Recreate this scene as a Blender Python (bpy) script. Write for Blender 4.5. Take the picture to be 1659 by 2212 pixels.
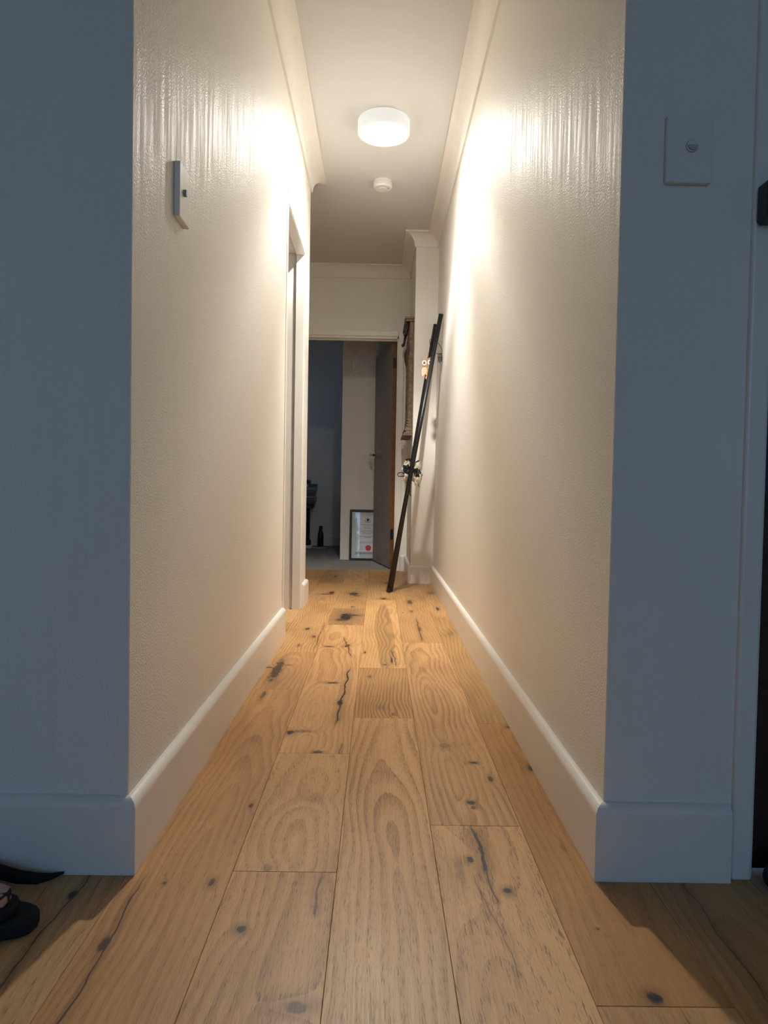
import bpy, bmesh, math, random
from mathutils import Matrix, Vector

for o in list(bpy.data.objects):
    bpy.data.objects.remove(o)
scene = bpy.context.scene
COL = scene.collection

# ------------------------------------------------------------------ camera
cam_data = bpy.data.cameras.new('camera')
cam_data.sensor_fit = 'VERTICAL'
cam_data.sensor_height = 36.0
cam_data.lens = 1503.2 / 2212 * 36.0
cam_data.clip_start = 0.02
camera = bpy.data.objects.new('camera', cam_data)
COL.objects.link(camera)
cr = Vector((0.99980919, -0.00794092, 0.01784732))
cu = Vector((-0.01758634, 0.03180394, 0.9993394))
cf = Vector((0.00850329, 0.99946258, -0.03165822))
camera.matrix_world = Matrix(((cr.x, cu.x, -cf.x, 0), (cr.y, cu.y, -cf.y, 0), (cr.z, cu.z, -cf.z, 0.690), (0, 0, 0, 1)))
scene.camera = camera

# ------------------------------------------------------------------ world (dull bluish daylight outside)
world = bpy.data.worlds.new('daylight')
scene.world = world
world.use_nodes = True
bg = world.node_tree.nodes['Background']
bg.inputs[0].default_value = (0.29, 0.56, 1.0, 1)
bg.inputs[1].default_value = 6.4


def portal(name, loc, rot, sx, sy):
    ld = bpy.data.lights.new(name, 'AREA')
    ld.shape = 'RECTANGLE'
    ld.size, ld.size_y = sx, sy
    ld.cycles.is_portal = True
    o = bpy.data.objects.new(name, ld)
    o.location = loc
    o.rotation_euler = rot
    COL.objects.link(o)


R = math.radians
portal('window_portal_entry', (0.0, -2.66, 1.30), (R(90), 0, R(180) - R(180)), 1.8, 1.8)
portal('window_portal_bedroom', (-2.26, 7.35, 1.65), (R(90), 0, R(-90)), 0.5, 0.40)

# ------------------------------------------------------------------ exposure
scene.view_settings.view_transform = 'Standard'
scene.view_settings.look = 'None'
scene.view_settings.exposure = 0.0
scene.view_settings.gamma = 1.0
scene.view_settings.use_curve_mapping = False
LAMP_W = 11.6
LAMP_COL = (1.0, 0.95, 0.87)
scene.cycles.use_denoising = True
scene.cycles.max_bounces = 9
scene.cycles.diffuse_bounces = 6
scene.cycles.glossy_bounces = 3
scene.cycles.use_adaptive_sampling = True
scene.cycles.adaptive_threshold = 0.06
scene.cycles.adaptive_min_samples = 16
scene.cycles.sample_clamp_indirect = 6.0

# ------------------------------------------------------------------ helpers: nodes


class V:
    """A scalar socket with arithmetic."""

    def __init__(self, nt, s):
        self.nt, self.s = nt, s

    def _op(self, op, *a, clamp=False):
        n = self.nt.nodes.new('ShaderNodeMath')
        n.operation = op
        n.use_clamp = clamp
        for i, x in enumerate(a):
            if isinstance(x, V):
                self.nt.links.new(x.s, n.inputs[i])
            else:
                n.inputs[i].default_value = float(x)
        return V(self.nt, n.outputs[0])

    def __add__(self, o): return self._op('ADD', self, o)
    __radd__ = __add__
    def __sub__(self, o): return self._op('SUBTRACT', self, o)
    def __rsub__(self, o): return self._op('SUBTRACT', o, self)
    def __mul__(self, o): return self._op('MULTIPLY', self, o)
    __rmul__ = __mul__
    def __truediv__(self, o): return self._op('DIVIDE', self, o)
    def sqrt(self): return self._op('SQRT', self)
    def sin(self): return self._op('SINE', self)
    def abs(self): return self._op('ABSOLUTE', self)
    def pow(self, o): return self._op('POWER', self, o)
    def exp(self): return self._op('EXPONENT', self)
    def clamp(self): return self._op('ADD', self, 0.0, clamp=True)
    def maxi(self, o): return self._op('MAXIMUM', self, o)
    def mini(self, o): return self._op('MINIMUM', self, o)

    def step(self, a, b):
        n = self.nt.nodes.new('ShaderNodeMapRange')
        n.interpolation_type = 'SMOOTHSTEP'
        self.nt.links.new(self.s, n.inputs[0])
        if a < b:
            n.inputs[1].default_value, n.inputs[2].default_value = a, b
            n.inputs[3].default_value, n.inputs[4].default_value = 0, 1
        else:
            n.inputs[1].default_value, n.inputs[2].default_value = b, a
            n.inputs[3].default_value, n.inputs[4].default_value = 1, 0
        return V(self.nt, n.outputs[0])


def new_mat(name):
    m = bpy.data.materials.new(name)
    m.use_nodes = True
    nt = m.node_tree
    b = nt.nodes['Principled BSDF']
    return m, nt, b


def coords(nt):
    tc = nt.nodes.new('ShaderNodeTexCoord')
    sp = nt.nodes.new('ShaderNodeSeparateXYZ')
    nt.links.new(tc.outputs['Object'], sp.inputs[0])
    return V(nt, sp.outputs[0]), V(nt, sp.outputs[1]), V(nt, sp.outputs[2])


def vec(nt, x, y, z):
    c = nt.nodes.new('ShaderNodeCombineXYZ')
    for i, a in enumerate((x, y, z)):
        if isinstance(a, V):
            nt.links.new(a.s, c.inputs[i])
        else:
            c.inputs[i].default_value = float(a)
    return c.outputs[0]


def noise(nt, x, y, z, detail=2.0, rough=0.5, dist=0.0):
    n = nt.nodes.new('ShaderNodeTexNoise')
    n.inputs['Scale'].default_value = 1.0
    n.inputs['Detail'].default_value = detail
    n.inputs['Roughness'].default_value = rough
    n.inputs['Distortion'].default_value = dist
    nt.links.new(vec(nt, x, y, z), n.inputs['Vector'])
    return V(nt, n.outputs[0])


def voronoi(nt, x, y, z):
    n = nt.nodes.new('ShaderNodeTexVoronoi')
    n.inputs['Scale'].default_value = 1.0
    nt.links.new(vec(nt, x, y, z), n.inputs['Vector'])
    return V(nt, n.outputs['Distance']), n.outputs['Color']


def mixc(nt, f, a, b):
    n = nt.nodes.new('ShaderNodeMix')
    n.data_type = 'RGBA'
    if isinstance(f, V):
        nt.links.new(f.s, n.inputs[0])
    else:
        n.inputs[0].default_value = f
    for k, c in ((6, a), (7, b)):
        if isinstance(c, tuple):
            n.inputs[k].default_value = (*c, 1)
        else:
            nt.links.new(c, n.inputs[k])
    return n.outputs[2]


def bump(nt, b, h, strength=0.3, dist=0.001):
    n = nt.nodes.new('ShaderNodeBump')
    n.inputs['Strength'].default_value = strength
    n.inputs['Distance'].default_value = dist
    nt.links.new(h.s, n.inputs['Height'])
    nt.links.new(n.outputs[0], b.inputs['Normal'])


def plain(name, col, rough=0.5, metal=0.0, var=0.08, scale=60.0, bmp=0.0, spec=0.5):
    m, nt, b = new_mat(name)
    x, y, z = coords(nt)
    n = noise(nt, x * scale, y * scale, z * scale, 3)
    dk = tuple(c * (1 - var) for c in col)
    lt = tuple(min(1, c * (1 + var)) for c in col)
    nt.links.new(mixc(nt, n.step(0.3, 0.7), dk, lt), b.inputs['Base Color'])
    b.inputs['Roughness'].default_value = rough
    b.inputs['Metallic'].default_value = metal
    b.inputs['Specular IOR Level'].default_value = spec
    if bmp:
        bump(nt, b, n, bmp, 0.001)
    return m


def paint(name, col, rough, peel=0.5, speck=True):
    """Rolled wall paint: fine orange peel and vertical roller streaks."""
    m, nt, b = new_mat(name)
    x, y, z = coords(nt)
    peeln = noise(nt, x * 260, y * 260, z * 220, 1.5, 0.55)
    streak = noise(nt, x * 48, y * 48, z * 3.2, 2.0, 0.65)
    c1 = mixc(nt, streak.step(0.3, 0.7), tuple(c * 0.985 for c in col), col)
    if speck:
        d, _ = voronoi(nt, x * 5.3, y * 5.3, z * 5.3)
        sp = (d + peeln * 0.05).step(0.062, 0.045)
        c1 = mixc(nt, sp * 0.55, c1, tuple(c * 0.35 for c in col))
    nt.links.new(c1, b.inputs['Base Color'])
    ro = (streak.step(0.3, 0.7) * 0.22 + (rough - 0.11)).clamp()
    nt.links.new(ro.s, b.inputs['Roughness'])
    b.inputs['Specular IOR Level'].default_value = 0.36
    bump(nt, b, peeln * 1.6 + streak * 0.5, peel, 0.0014)
    return m


# --------------------------------------------------------------- wood for the floor planks
def oak(name, seed, light, dark, ring=(0.0, 0.05, 0.03, 55.0), contrast=0.8, pores=0.6,
        knots=(), cracks=(), heart=None):
    m, nt, b = new_mat(name)
    u, v, _ = coords(nt)
    if seed is None:                       # generic: each plank its own random offset
        oi = nt.nodes.new('ShaderNodeObjectInfo')
        rnd = V(nt, oi.outputs['Random'])
        sd = rnd * 57.0
        tone = rnd * 0.5 - 0.25
    else:
        sd, tone = seed * 3.17, 0.0
    n1 = noise(nt, u * 5, v * 1.5, sd, 2) - 0.5
    n1b = noise(nt, u * 3, v * 1.3, sd + 11.0 if isinstance(sd, V) else sd + 11.0, 2) - 0.5
    n2 = noise(nt, u * 22, v * 3.5, sd + 3.0, 3) - 0.5
    n4 = noise(nt, u * 150, v * 60, sd + 4.0, 2) - 0.5
    uu = u - ring[0] + n1 * 0.085
    d = v * ring[2] + ring[1] + n1b * 0.13
    rad = (uu * uu + d * d).sqrt() + n2 * 0.0045 + n4 * 0.0020
    kmask = None
    halo = None
    warp = noise(nt, u * 70, v * 40, sd + 5.0, 3) - 0.5
    for (ku, kv, a, bb, st) in knots:
        dx = (u - ku) / a
        dy = (v - kv) / bb
        ds = (dx * dx + dy * dy).sqrt()
        rad = rad + (ds * ds * -0.16).exp() * (0.35 * a + 0.008)
        mk = (ds + warp * 1.5).step(1.08, 0.55) * st
        hl = (ds + n2 * 1.2).step(2.7, 0.6) * (0.45 * st)
        kmask = mk if kmask is None else kmask.maxi(mk)
        halo = hl if halo is None else halo.maxi(hl)
    for (u0, v0, u1, v1, w, st) in cracks:
        # distance to the segment with a wandering course
        tt = ((v - v0) / (v1 - v0))
        cu_ = tt * (u1 - u0) + u0 + (noise(nt, u * 3, v * 8, sd + 9.0, 2) - 0.5) * 0.030 + (noise(nt, u * 3, v * 40, sd + 19.0, 2) - 0.5) * 0.004
        inside = tt.step(-0.06, 0.1) * tt.step(1.06, 0.8)
        wd = noise(nt, u * 2, v * 35, sd + 2.0, 2) * 1.5 + 0.15
        mk = ((u - cu_).abs() / (wd * w)).step(1.1, 0.4) * inside * st
        hl = ((u - cu_).abs() / (w * 5)).step(1.4, 0.1) * inside * (0.4 * st)
        kmask = mk if kmask is None else kmask.maxi(mk)
        halo = hl if halo is None else halo.maxi(hl)
    fr = (rad * (ring[3] * 1.4))._op('FRACT', rad * (ring[3] * 1.4))
    band = fr.step(0.25, 0.95) * fr.step(1.0, 0.965)
    fibre = noise(nt, u * 260, v * 6, sd + 1.0, 4, 0.65)
    big = noise(nt, u * 7, v * 2.2, sd + 6.0, 3)
    mod = noise(nt, u * 4, v * 1.7, sd + 16.0, 2).step(0.25, 0.7) * 0.75 + 0.25
    pore = noise(nt, u * 620, v * 44, sd + 8.0, 1.0)
    pm = pore.step(0.56, 0.64) * (band * 0.7 + 0.3) * (pores * 0.88)
    t = (band * mod * (0.52 * contrast) + (fibre - 0.5) * 1.0 + (big - 0.5) * 1.2 + 0.20 + tone).clamp()
    c = mixc(nt, t, light, dark)
    if heart:
        hu, hv, ha, hb, hcol = heart
        dx = (u - hu + n1 * 0.05) / ha
        dy = (v - hv) / hb
        hm = (dx * dx + dy * dy + n2 * 0.5).step(1.15, 0.85) * (band * 0.4 + 0.55)
        c = mixc(nt, hm, c, hcol)
    c = mixc(nt, pm * 0.85, c, tuple(q * 0.36 for q in dark))
    if halo is not None:
        c = mixc(nt, halo, c, tuple(q * 0.42 for q in dark))
        c = mixc(nt, kmask.clamp(), c, (0.030, 0.021, 0.017))
    nt.links.new(c, b.inputs['Base Color'])
    nt.links.new(((fibre * 0.16) + 0.36).s, b.inputs['Roughness'])
    b.inputs['Specular IOR Level'].default_value = 0.42
    bump(nt, b, fibre * 0.4 - pore.step(0.56, 0.64) * (0.55 * pores), 0.25, 0.0006)
    return m


# ------------------------------------------------------------------ helpers: meshes and objects
def link(name, bm, mat, parent=None, smooth=False, bevel=0.0, seg=2):
    me = bpy.data.meshes.new(name)
    bmesh.ops.recalc_face_normals(bm, faces=bm.faces[:])
    if smooth:
        for f in bm.faces:
            f.smooth = True
    bm.to_mesh(me)
    bm.free()
    me.materials.append(mat)
    o = bpy.data.objects.new(name, me)
    COL.objects.link(o)
    if parent is not None:
        o.parent = parent
    if bevel:
        md = o.modifiers.new('edge', 'BEVEL')
        md.width = bevel
        md.segments = seg
        md.limit_method = 'ANGLE'
        md.angle_limit = R(40)
    return o


def thing(name, label, cat, loc=(0, 0, 0), rot=(0, 0, 0), group=None):
    o = bpy.data.objects.new(name, None)
    o.empty_display_size = 0.05
    COL.objects.link(o)
    o.location = loc
    o.rotation_euler = rot
    tag(o, label, cat, group)
    return o


def tag(o, label, cat, group=None):
    o['label'] = label
    o['category'] = cat
    if group:
        o['group'] = group
    return o


def struct(o, label=None):
    o['kind'] = 'structure'
    if label:
        o['label'] = label
    return o


def box(x0, x1, y0, y1, z0, z1, bm=None):
    bm = bm or bmesh.new()
    vs = [bm.verts.new((x, y, z)) for x in (x0, x1) for y in (y0, y1) for z in (z0, z1)]
    for f in ((0, 1, 3, 2), (4, 6, 7, 5), (0, 4, 5, 1), (2, 3, 7, 6), (0, 2, 6, 4), (1, 5, 7, 3)):
        bm.faces.new([vs[i] for i in f])
    return bm


def prism(pts, z0, z1, bm=None):
    bm = bm or bmesh.new()
    a = [bm.verts.new((x, y, z0)) for x, y in pts]
    b = [bm.verts.new((x, y, z1)) for x, y in pts]
    n = len(pts)
    bm.faces.new(a[::-1])
    bm.faces.new(b)
    for i in range(n):
        bm.faces.new((a[i], a[(i + 1) % n], b[(i + 1) % n], b[i]))
    return bm


def sweep(path, prof, side, bm=None):
    """Moulding: profile (distance from wall, height) swept along a plan polyline with mitres."""
    bm = bm or bmesh.new()
    P = [Vector(p) for p in path]
    nr = []
    for i in range(len(P) - 1):
        d = (P[i + 1] - P[i]).normalized()
        nr.append(Vector((-d.y, d.x)) * side)
    rings = []
    for i, p in enumerate(P):
        if i == 0:
            m = nr[0]
        elif i == len(P) - 1:
            m = nr[-1]
        else:
            m = (nr[i - 1] + nr[i]) / (1 + nr[i - 1].dot(nr[i]))
        rings.append([bm.verts.new((p.x + m.x * d, p.y + m.y * d, z)) for d, z in prof])
    k = len(prof)
    for i in range(len(rings) - 1):
        for j in range(k):
            bm.faces.new((rings[i][j], rings[i][(j + 1) % k], rings[i + 1][(j + 1) % k], rings[i + 1][j]))
    bm.faces.new(rings[0])
    bm.faces.new(rings[-1][::-1])
    return bm


def tube(pts, rad, bm=None, n=10, cap=True, flat=1.0):
    bm = bm or bmesh.new()
    P = [Vector(p) for p in pts]
    rr = rad if isinstance(rad, (list, tuple)) else [rad] * len(P)
    rings = []
    prev = None
    for i, p in enumerate(P):
        if i == 0:
            d = P[1] - P[0]
        elif i == len(P) - 1:
            d = P[-1] - P[-2]
        else:
            d = P[i + 1] - P[i - 1]
        d.normalize()
        if prev is None:
            a = d.orthogonal().normalized()
        else:
            a = (prev - d * prev.dot(d)).normalized()
        prev = a
        c = d.cross(a)
        rings.append([bm.verts.new(p + (a * math.cos(6.2832 * j / n) + c * math.sin(6.2832 * j / n) * flat) * rr[i]) for j in range(n)])
    for i in range(len(rings) - 1):
        for j in range(n):
            bm.faces.new((rings[i][j], rings[i][(j + 1) % n], rings[i + 1][(j + 1) % n], rings[i + 1][j]))
    if cap:
        bm.faces.new(rings[0][::-1])
        bm.faces.new(rings[-1])
    return bm


def lathe(prof, n=32, axis='Z', cx=0, cy=0, bm=None):
    """Revolve (radius, height) about the vertical."""
    bm = bm or bmesh.new()
    rings = []
    for r, z in prof:
        if r < 1e-6:
            rings.append([bm.verts.new((cx, cy, z))])
        else:
            rings.append([bm.verts.new((cx + r * math.cos(6.2832 * j / n), cy + r * math.sin(6.2832 * j / n), z)) for j in range(n)])
    for a, b in zip(rings, rings[1:]):
        for j in range(n):
            j2 = (j + 1) % n
            if len(a) == 1 and len(b) == 1:
                continue
            if len(a) == 1:
                bm.faces.new((a[0], b[j], b[j2]))
            elif len(b) == 1:
                bm.faces.new((a[j], a[j2], b[0]))
            else:
                bm.faces.new((a[j], a[j2], b[j2], b[j]))
    return bm


def disc_y(cx, cz, rx, rz, y0, y1, n=24, bm=None):
    """An upright elliptical disc between y0 and y1."""
    bm = bm or bmesh.new()
    a = [bm.verts.new((cx + rx * math.cos(6.2832 * j / n), y0, cz + rz * math.sin(6.2832 * j / n))) for j in range(n)]
    b = [bm.verts.new((cx + rx * math.cos(6.2832 * j / n), y1, cz + rz * math.sin(6.2832 * j / n))) for j in range(n)]
    bm.faces.new(a)
    bm.faces.new(b[::-1])
    for j in range(n):
        bm.faces.new((a[j], b[j], b[(j + 1) % n], a[(j + 1) % n]))
    return bm


def poly_y(pts, y0, y1, bm=None):
    bm = bm or bmesh.new()
    a = [bm.verts.new((x, y0, z)) for x, z in pts]
    b = [bm.verts.new((x, y1, z)) for x, z in pts]
    n = len(pts)
    bm.faces.new(a)
    bm.faces.new(b[::-1])
    for j in range(n):
        bm.faces.new((a[j], b[j], b[(j + 1) % n], a[(j + 1) % n]))
    return bm


# ------------------------------------------------------------------ dimensions
XL, XR = -0.438, 0.415          # hall side walls
YW = 1.232                      # plane of the entry wall that faces the camera
CEIL = 2.568
XN, YN = 0.246, 5.157           # nib on the right
YF = 5.93                       # far wall with the bedroom door
YE = 4.243                      # end of the left hall wall

M_wall = paint('off_white_rolled_paint', (0.86, 0.83, 0.765), 0.47, 0.6, speck=False)
M_ceil = paint('white_ceiling_paint', (0.67, 0.665, 0.65), 0.75, 0.25, speck=False)
M_trim = plain('white_gloss_trim', (0.84, 0.81, 0.75), 0.36, var=0.015, scale=8)
M_cornice = plain('white_plaster', (0.83, 0.80, 0.75), 0.6, var=0.015, scale=10)

# ------------------------------------------------------------------ walls
struct(link('wall_left', prism([(-1.7, YW), (XL, YW), (XL, 3.254), (XL - .11, 3.254), (XL - .11, YW + .11), (-1.7, YW + .11)], 0, CEIL), M_wall, bevel=0.003))
struct(link('wall_left_end', prism([(XL - .11, 3.978), (XL, 3.978), (XL, YE), (-2.3, YE), (-2.3, YE - .11), (XL - .11, YE - .11)], 0, CEIL), M_wall, bevel=0.003))
struct(link('wall_left_lintel', box(XL - .11, XL, 3.254, 3.978, 2.022, CEIL), M_wall))
struct(link('wall_right', prism([(XR, YW), (0.688, YW), (0.688, YW + .11), (0.525, YW + .11), (0.525, YF + .11), (XN, YF + .11), (XN, YN), (XR, YN)], 0, CEIL), M_wall, bevel=0.003))
struct(link('wall_far_right', box(0.1485, XN, YF, YF + .11, 0, CEIL), M_wall))
struct(link('wall_far_lintel', box(-0.72, 0.1485, YF, YF + .11, 1.985, CEIL), M_wall))
struct(link('wall_far_left', box(-2.3, -0.72, YF, YF + .11, 0, CEIL), M_wall))
struct(link('wall_corridor_end', box(-2.4, -2.3, YE - .11, YF + .11, 0, CEIL), M_wall))
# side room behind the left doorway, closed
struct(link('wall_side_room', prism([(-2.4, YW), (-2.3, YW), (-2.3, YE - .11), (-2.4, YE - .11)], 0, CEIL), M_wall))
struct(link('wall_side_room_front', box(-2.3, -1.7, YW, YW + .11, 0, CEIL), M_wall))
# entry room behind the camera
struct(link('wall_entry_left', box(-1.8, -1.7, -2.7, YW, 0, CEIL), M_wall))
struct(link('wall_entry_right', box(1.7, 1.8, -2.7, YW + .11, 0, CEIL), M_wall))
struct(link('wall_entry_door_side', box(1.502, 1.7, YW, YW + .11, 0, CEIL), M_wall))
struct(link('wall_entry_lintel', box(0.688, 1.502, YW, YW + .11, 2.03, CEIL), M_wall))
bm = box(-1.7, -0.9, -2.7, -2.6, 0, CEIL)
box(0.9, 1.7, -2.7, -2.6, 0, CEIL, bm)
box(-0.9, 0.9, -2.7, -2.6, 0, 0.4, bm)
box(-0.9, 0.9, -2.7, -2.6, 2.2, CEIL, bm)
struct(link('wall_back', bm, M_wall))
# bedroom
struct(link('wall_bedroom_back', box(-2.2, -0.365, 8.40, 8.5, 0, CEIL), M_wall))
struct(link('wall_bedroom_nib', prism([(-0.365, 6.76), (0.95, 6.76), (0.95, 6.86), (-0.255, 6.86), (-0.255, 8.5), (-0.365, 8.5)], 0, CEIL), M_wall, bevel=0.003))
struct(link('wall_bedroom_right', box(0.95, 1.05, YF, 6.86, 0, CEIL), M_wall))
struct(link('wall_bedroom_front', box(XN, 0.95, YF, YF + .11, 0, CEIL), M_wall))
bm = box(-2.3, -2.2, YF + .11, 7.10, 0, CEIL)
box(-2.3, -2.2, 7.60, 8.5, 0, CEIL, bm)
box(-2.3, -2.2, 7.10, 7.60, 0, 1.45, bm)
box(-2.3, -2.2, 7.10, 7.60, 1.85, CEIL, bm)
struct(link('wall_bedroom_left', bm, M_wall))
struct(link('ceiling', box(-2.5, 1.9, -2.8, 8.6, CEIL, CEIL + .1), M_ceil))

# ------------------------------------------------------------------ windows (behind the camera, and at the side of the bedroom)
def window(name, cx, cy, w, z0, z1, along):
    fr = 0.05
    root = bpy.data.objects.new(name, None)
    COL.objects.link(root)
    root['kind'] = 'structure'

    def b(a0, a1, zz0, zz1, t, nm, mat):
        if along == 'x':
            o = link(nm, box(cx + a0, cx + a1, cy - t, cy + t, zz0, zz1), mat, root)
        else:
            o = link(nm, box(cx - t, cx + t, cy + a0, cy + a1, zz0, zz1), mat, root)
        return o
    h = w / 2
    for a in ((-h, -h + fr), (h - fr, h), (-fr / 2, fr / 2)):
        b(a[0], a[1], z0, z1, 0.03, 'window_frame', M_trim)
    b(-h, h, z0, z0 + fr, 0.031, 'window_frame', M_trim)
    b(-h, h, z1 - fr, z1, 0.031, 'window_frame', M_trim)
    b(-h + fr, -fr / 2, z0 + fr, z1 - fr, 0.002, 'pane', M_glass)
    b(fr / 2, h - fr, z0 + fr, z1 - fr, 0.002, 'pane', M_glass)


def glass_mat():
    m, nt, b = new_mat('window_glass')
    out = nt.nodes['Material Output']
    tr = nt.nodes.new('ShaderNodeBsdfTransparent')
    gl = nt.nodes.new('ShaderNodeBsdfGlossy')
    gl.inputs['Roughness'].default_value = 0.02
    lw = nt.nodes.new('ShaderNodeFresnel')
    lw.inputs[0].default_value = 1.45
    mx = nt.nodes.new('ShaderNodeMixShader')
    nt.links.new(lw.outputs[0], mx.inputs[0])
    nt.links.new(tr.outputs[0], mx.inputs[1])
    nt.links.new(gl.outputs[0], mx.inputs[2])
    nt.links.new(mx.outputs[0], out.inputs[0])
    return m


M_glass = glass_mat()
window('window_1', 0.0, -2.65, 1.8, 0.4, 2.2, 'x')
window('window_2', -2.25, 7.35, 0.5, 1.45, 1.85, 'y')

# ------------------------------------------------------------------ cornices
cr_ = [(0, CEIL - .097), (.011, CEIL - .097), (.011, CEIL - .090)]
for k in range(1, 9):
    a = k / 9 * math.pi / 2
    cr_.append((.075 - .063 * math.cos(a) + 0.0, CEIL - .012 - .077 * (1 - math.sin(a))))
cr_ += [(.075, CEIL - .012), (.084, CEIL - .012), (.084, CEIL + .001), (0, CEIL + .001)]
struct(link('trim_1', sweep([(XL, YW + .001), (XL, YE), (-2.3, YE)], cr_, -1), M_cornice), 'coved cornice along the left hall wall')
struct(link('trim_2', sweep([(XR, YW + .001), (XR, YN), (XN, YN), (XN, YF), (-2.3, YF)], cr_, 1), M_cornice), 'coved cornice along the right hall wall')

# ------------------------------------------------------------------ skirting boards
SK = [(0, 0), (.019, 0), (.019, .1195)]
for k in range(1, 7):
    a = k / 6 * math.pi / 2
    SK.append((.019 * math.cos(a) * 0.92 + .0015, .1195 + .0175 * math.sin(a)))
SK.append((0, .137))
struct(link('baseboard_left', sweep([(-1.7, YW), (XL, YW), (XL, 3.212)], SK, -1), M_trim, bevel=0.0008))
struct(link('baseboard_left_end', sweep([(XL, 4.004), (XL, YE), (-2.3, YE)], SK, -1), M_trim, bevel=0.0008))
struct(link('baseboard_right', sweep([(0.640, YW), (XR, YW), (XR, YN), (XN, YN), (XN, YF), (0.196, YF)], SK, 1), M_trim, bevel=0.0008))
struct(link('baseboard_far', sweep([(-0.78, YF), (-2.3, YF)], SK, 1), M_trim))
struct(link('baseboard_bedroom', sweep([(-2.2, 8.40), (-0.365, 8.40)], SK, -1), M_trim))

# ------------------------------------------------------------------ left doorway: lining with planted stop, thin architrave
AR = 0.006
bm = box(XL - .115, XL + .002, 3.254, 3.262, 0, 2.0)
box(XL - .115, XL + .002, 3.967, 3.979, 0, 2.012, bm)
box(XL - .115, XL + .002, 3.254, 3.979, 2.012, 2.023, bm)
lin = struct(link('trim_3', bm, M_trim), 'white timber lining of the left doorway')
bm = box(XL - .045, XL + .001, 3.953, 3.968, 0, 2.000)
box(XL - .045, XL + .001, 3.262, 3.968, 2.000, 2.013, bm)
box(XL - .045, XL + .001, 3.2615, 3.2635, 0, 2.0, bm)
link('door_stop', bm, M_trim, lin, bevel=0.003)
bm = box(XL, XL + .003, 3.212, 3.256, 0, 2.048)
struct(link('trim_4', bm, M_trim, bevel=0.003), 'near architrave of the left doorway')
struct(link('trim_5', box(XL, XL + AR, 3.956, 4.002, 0, 2.048), M_trim, bevel=0.003), 'far architrave of the left doorway')
struct(link('trim_6', box(XL, XL + AR - .0005, 3.256, 3.956, 2.004, 2.048), M_trim, bevel=0.003), 'head architrave of the left doorway')

# ------------------------------------------------------------------ bedroom doorway at the far end
bm = box(0.1395, 0.1485, YF - .004, YF + .115, 0, 1.985)
box(-0.72, 0.1485, YF - .004, YF + .115, 1.968, 1.986, bm)
box(-0.72, -0.70, YF - .004, YF + .115, 0, 1.968, bm)
lin = struct(link('trim_7', bm, M_trim), 'white timber lining of the bedroom doorway')
bm = box(-0.70, 0.1395, YF + .03, YF + .06, 1.956, 1.969)
link('door_stop', bm, M_trim, lin, bevel=0.002)
struct(link('trim_8', box(0.149, 0.194, YF - .013, YF, 0, 2.034), M_trim, bevel=0.004), 'right architrave of the bedroom doorway')
struct(link('trim_9', box(-0.78, 0.149, YF - .0125, YF, 1.987, 2.034), M_trim, bevel=0.004), 'head architrave of the bedroom doorway')
struct(link('trim_10', box(-0.78, -0.735, YF - .012, YF, 0, 1.987), M_trim, bevel=0.004), 'left architrave of the bedroom doorway')

# ------------------------------------------------------------------ floor: oak planks laid one by one
M_sub = plain('subfloor', (0.10, 0.065, 0.04), 0.8)
floor = struct(link('floor', box(-2.4, 1.9, -2.8, YF + .03, -0.06, -0.012), M_sub))
XS = [-2.305, -2.118, -1.931, -1.744, -1.557, -1.369, -1.182, -0.995, -0.808, -0.621, -0.434, -0.250, -0.063, 0.119, 0.306, 0.494, 0.681, 0.868, 1.055, 1.242, 1.429, 1.616, 1.803]
LIGHT, DARK = (0.70, 0.405, 0.172), (0.38, 0.183, 0.064)


def tn(c, k, r=1.0, g=1.0, bl=1.0):
    return (c[0] * k * r, c[1] * k * g, c[2] * k * bl)


# (column seam index, y0, y1): options.  Knots and cracks are in floor metres.
SP = {}
SP[(10, 0.64, 2.37)] = dict(seed=1, k=0.90, kd=0.86, rgb=(1.0, 0.93, 0.86), ring=(0.02, 0.035, 0.055, 46), contrast=0.75, pores=0.5,
                            knots=[(-.264, 1.493, .006, .012, .9), (-.279, 1.195, .007, .014, .9), (-.371, 2.30, .008, .05, .7), (-.36, 1.192, .004, .006, .8), (-.40, 1.03, .008, .02, .8)],
                            cracks=[(-.396, 0.80, -.400, 1.23, .0022, .85)])
SP[(10, 2.37, 2.915)] = dict(seed=2, k=0.84, kd=0.85, rgb=(1.0, 0.96, 0.9), ring=(-.01, .02, .05, 50), contrast=1.0, pores=0.4,
                             knots=[(-.374, 2.62, .022, .17, .95), (-.415, 2.66, .03, .012, .8), (-.345, 2.70, .02, .01, .6)])
SP[(10, 2.915, 4.18)] = dict(seed=3, k=0.95, kd=0.9, ring=(-.22, .03, .03, 55), contrast=1.1, pores=0.3,
                             knots=[(-.336, 3.41, .013, .03, .8), (-.290, 3.23, .01, .025, .7), (-.34, 3.05, .007, .03, .6)],
                             cracks=[(-.262, 2.95, -.265, 3.6, .0018, .7)])
SP[(10, 4.18, 5.108)] = dict(seed=4, k=0.92, kd=0.9, ring=(0, .06, .03, 50), contrast=0.8, pores=0.2,
                             knots=[(-.30, 4.62, .02, .05, .8), (-.33, 4.55, .05, .02, .7)])
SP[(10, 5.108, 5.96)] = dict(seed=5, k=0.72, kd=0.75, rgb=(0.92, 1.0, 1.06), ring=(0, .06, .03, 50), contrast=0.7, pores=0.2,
                             knots=[(-.33, 5.5, .012, .05, .7)])
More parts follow.
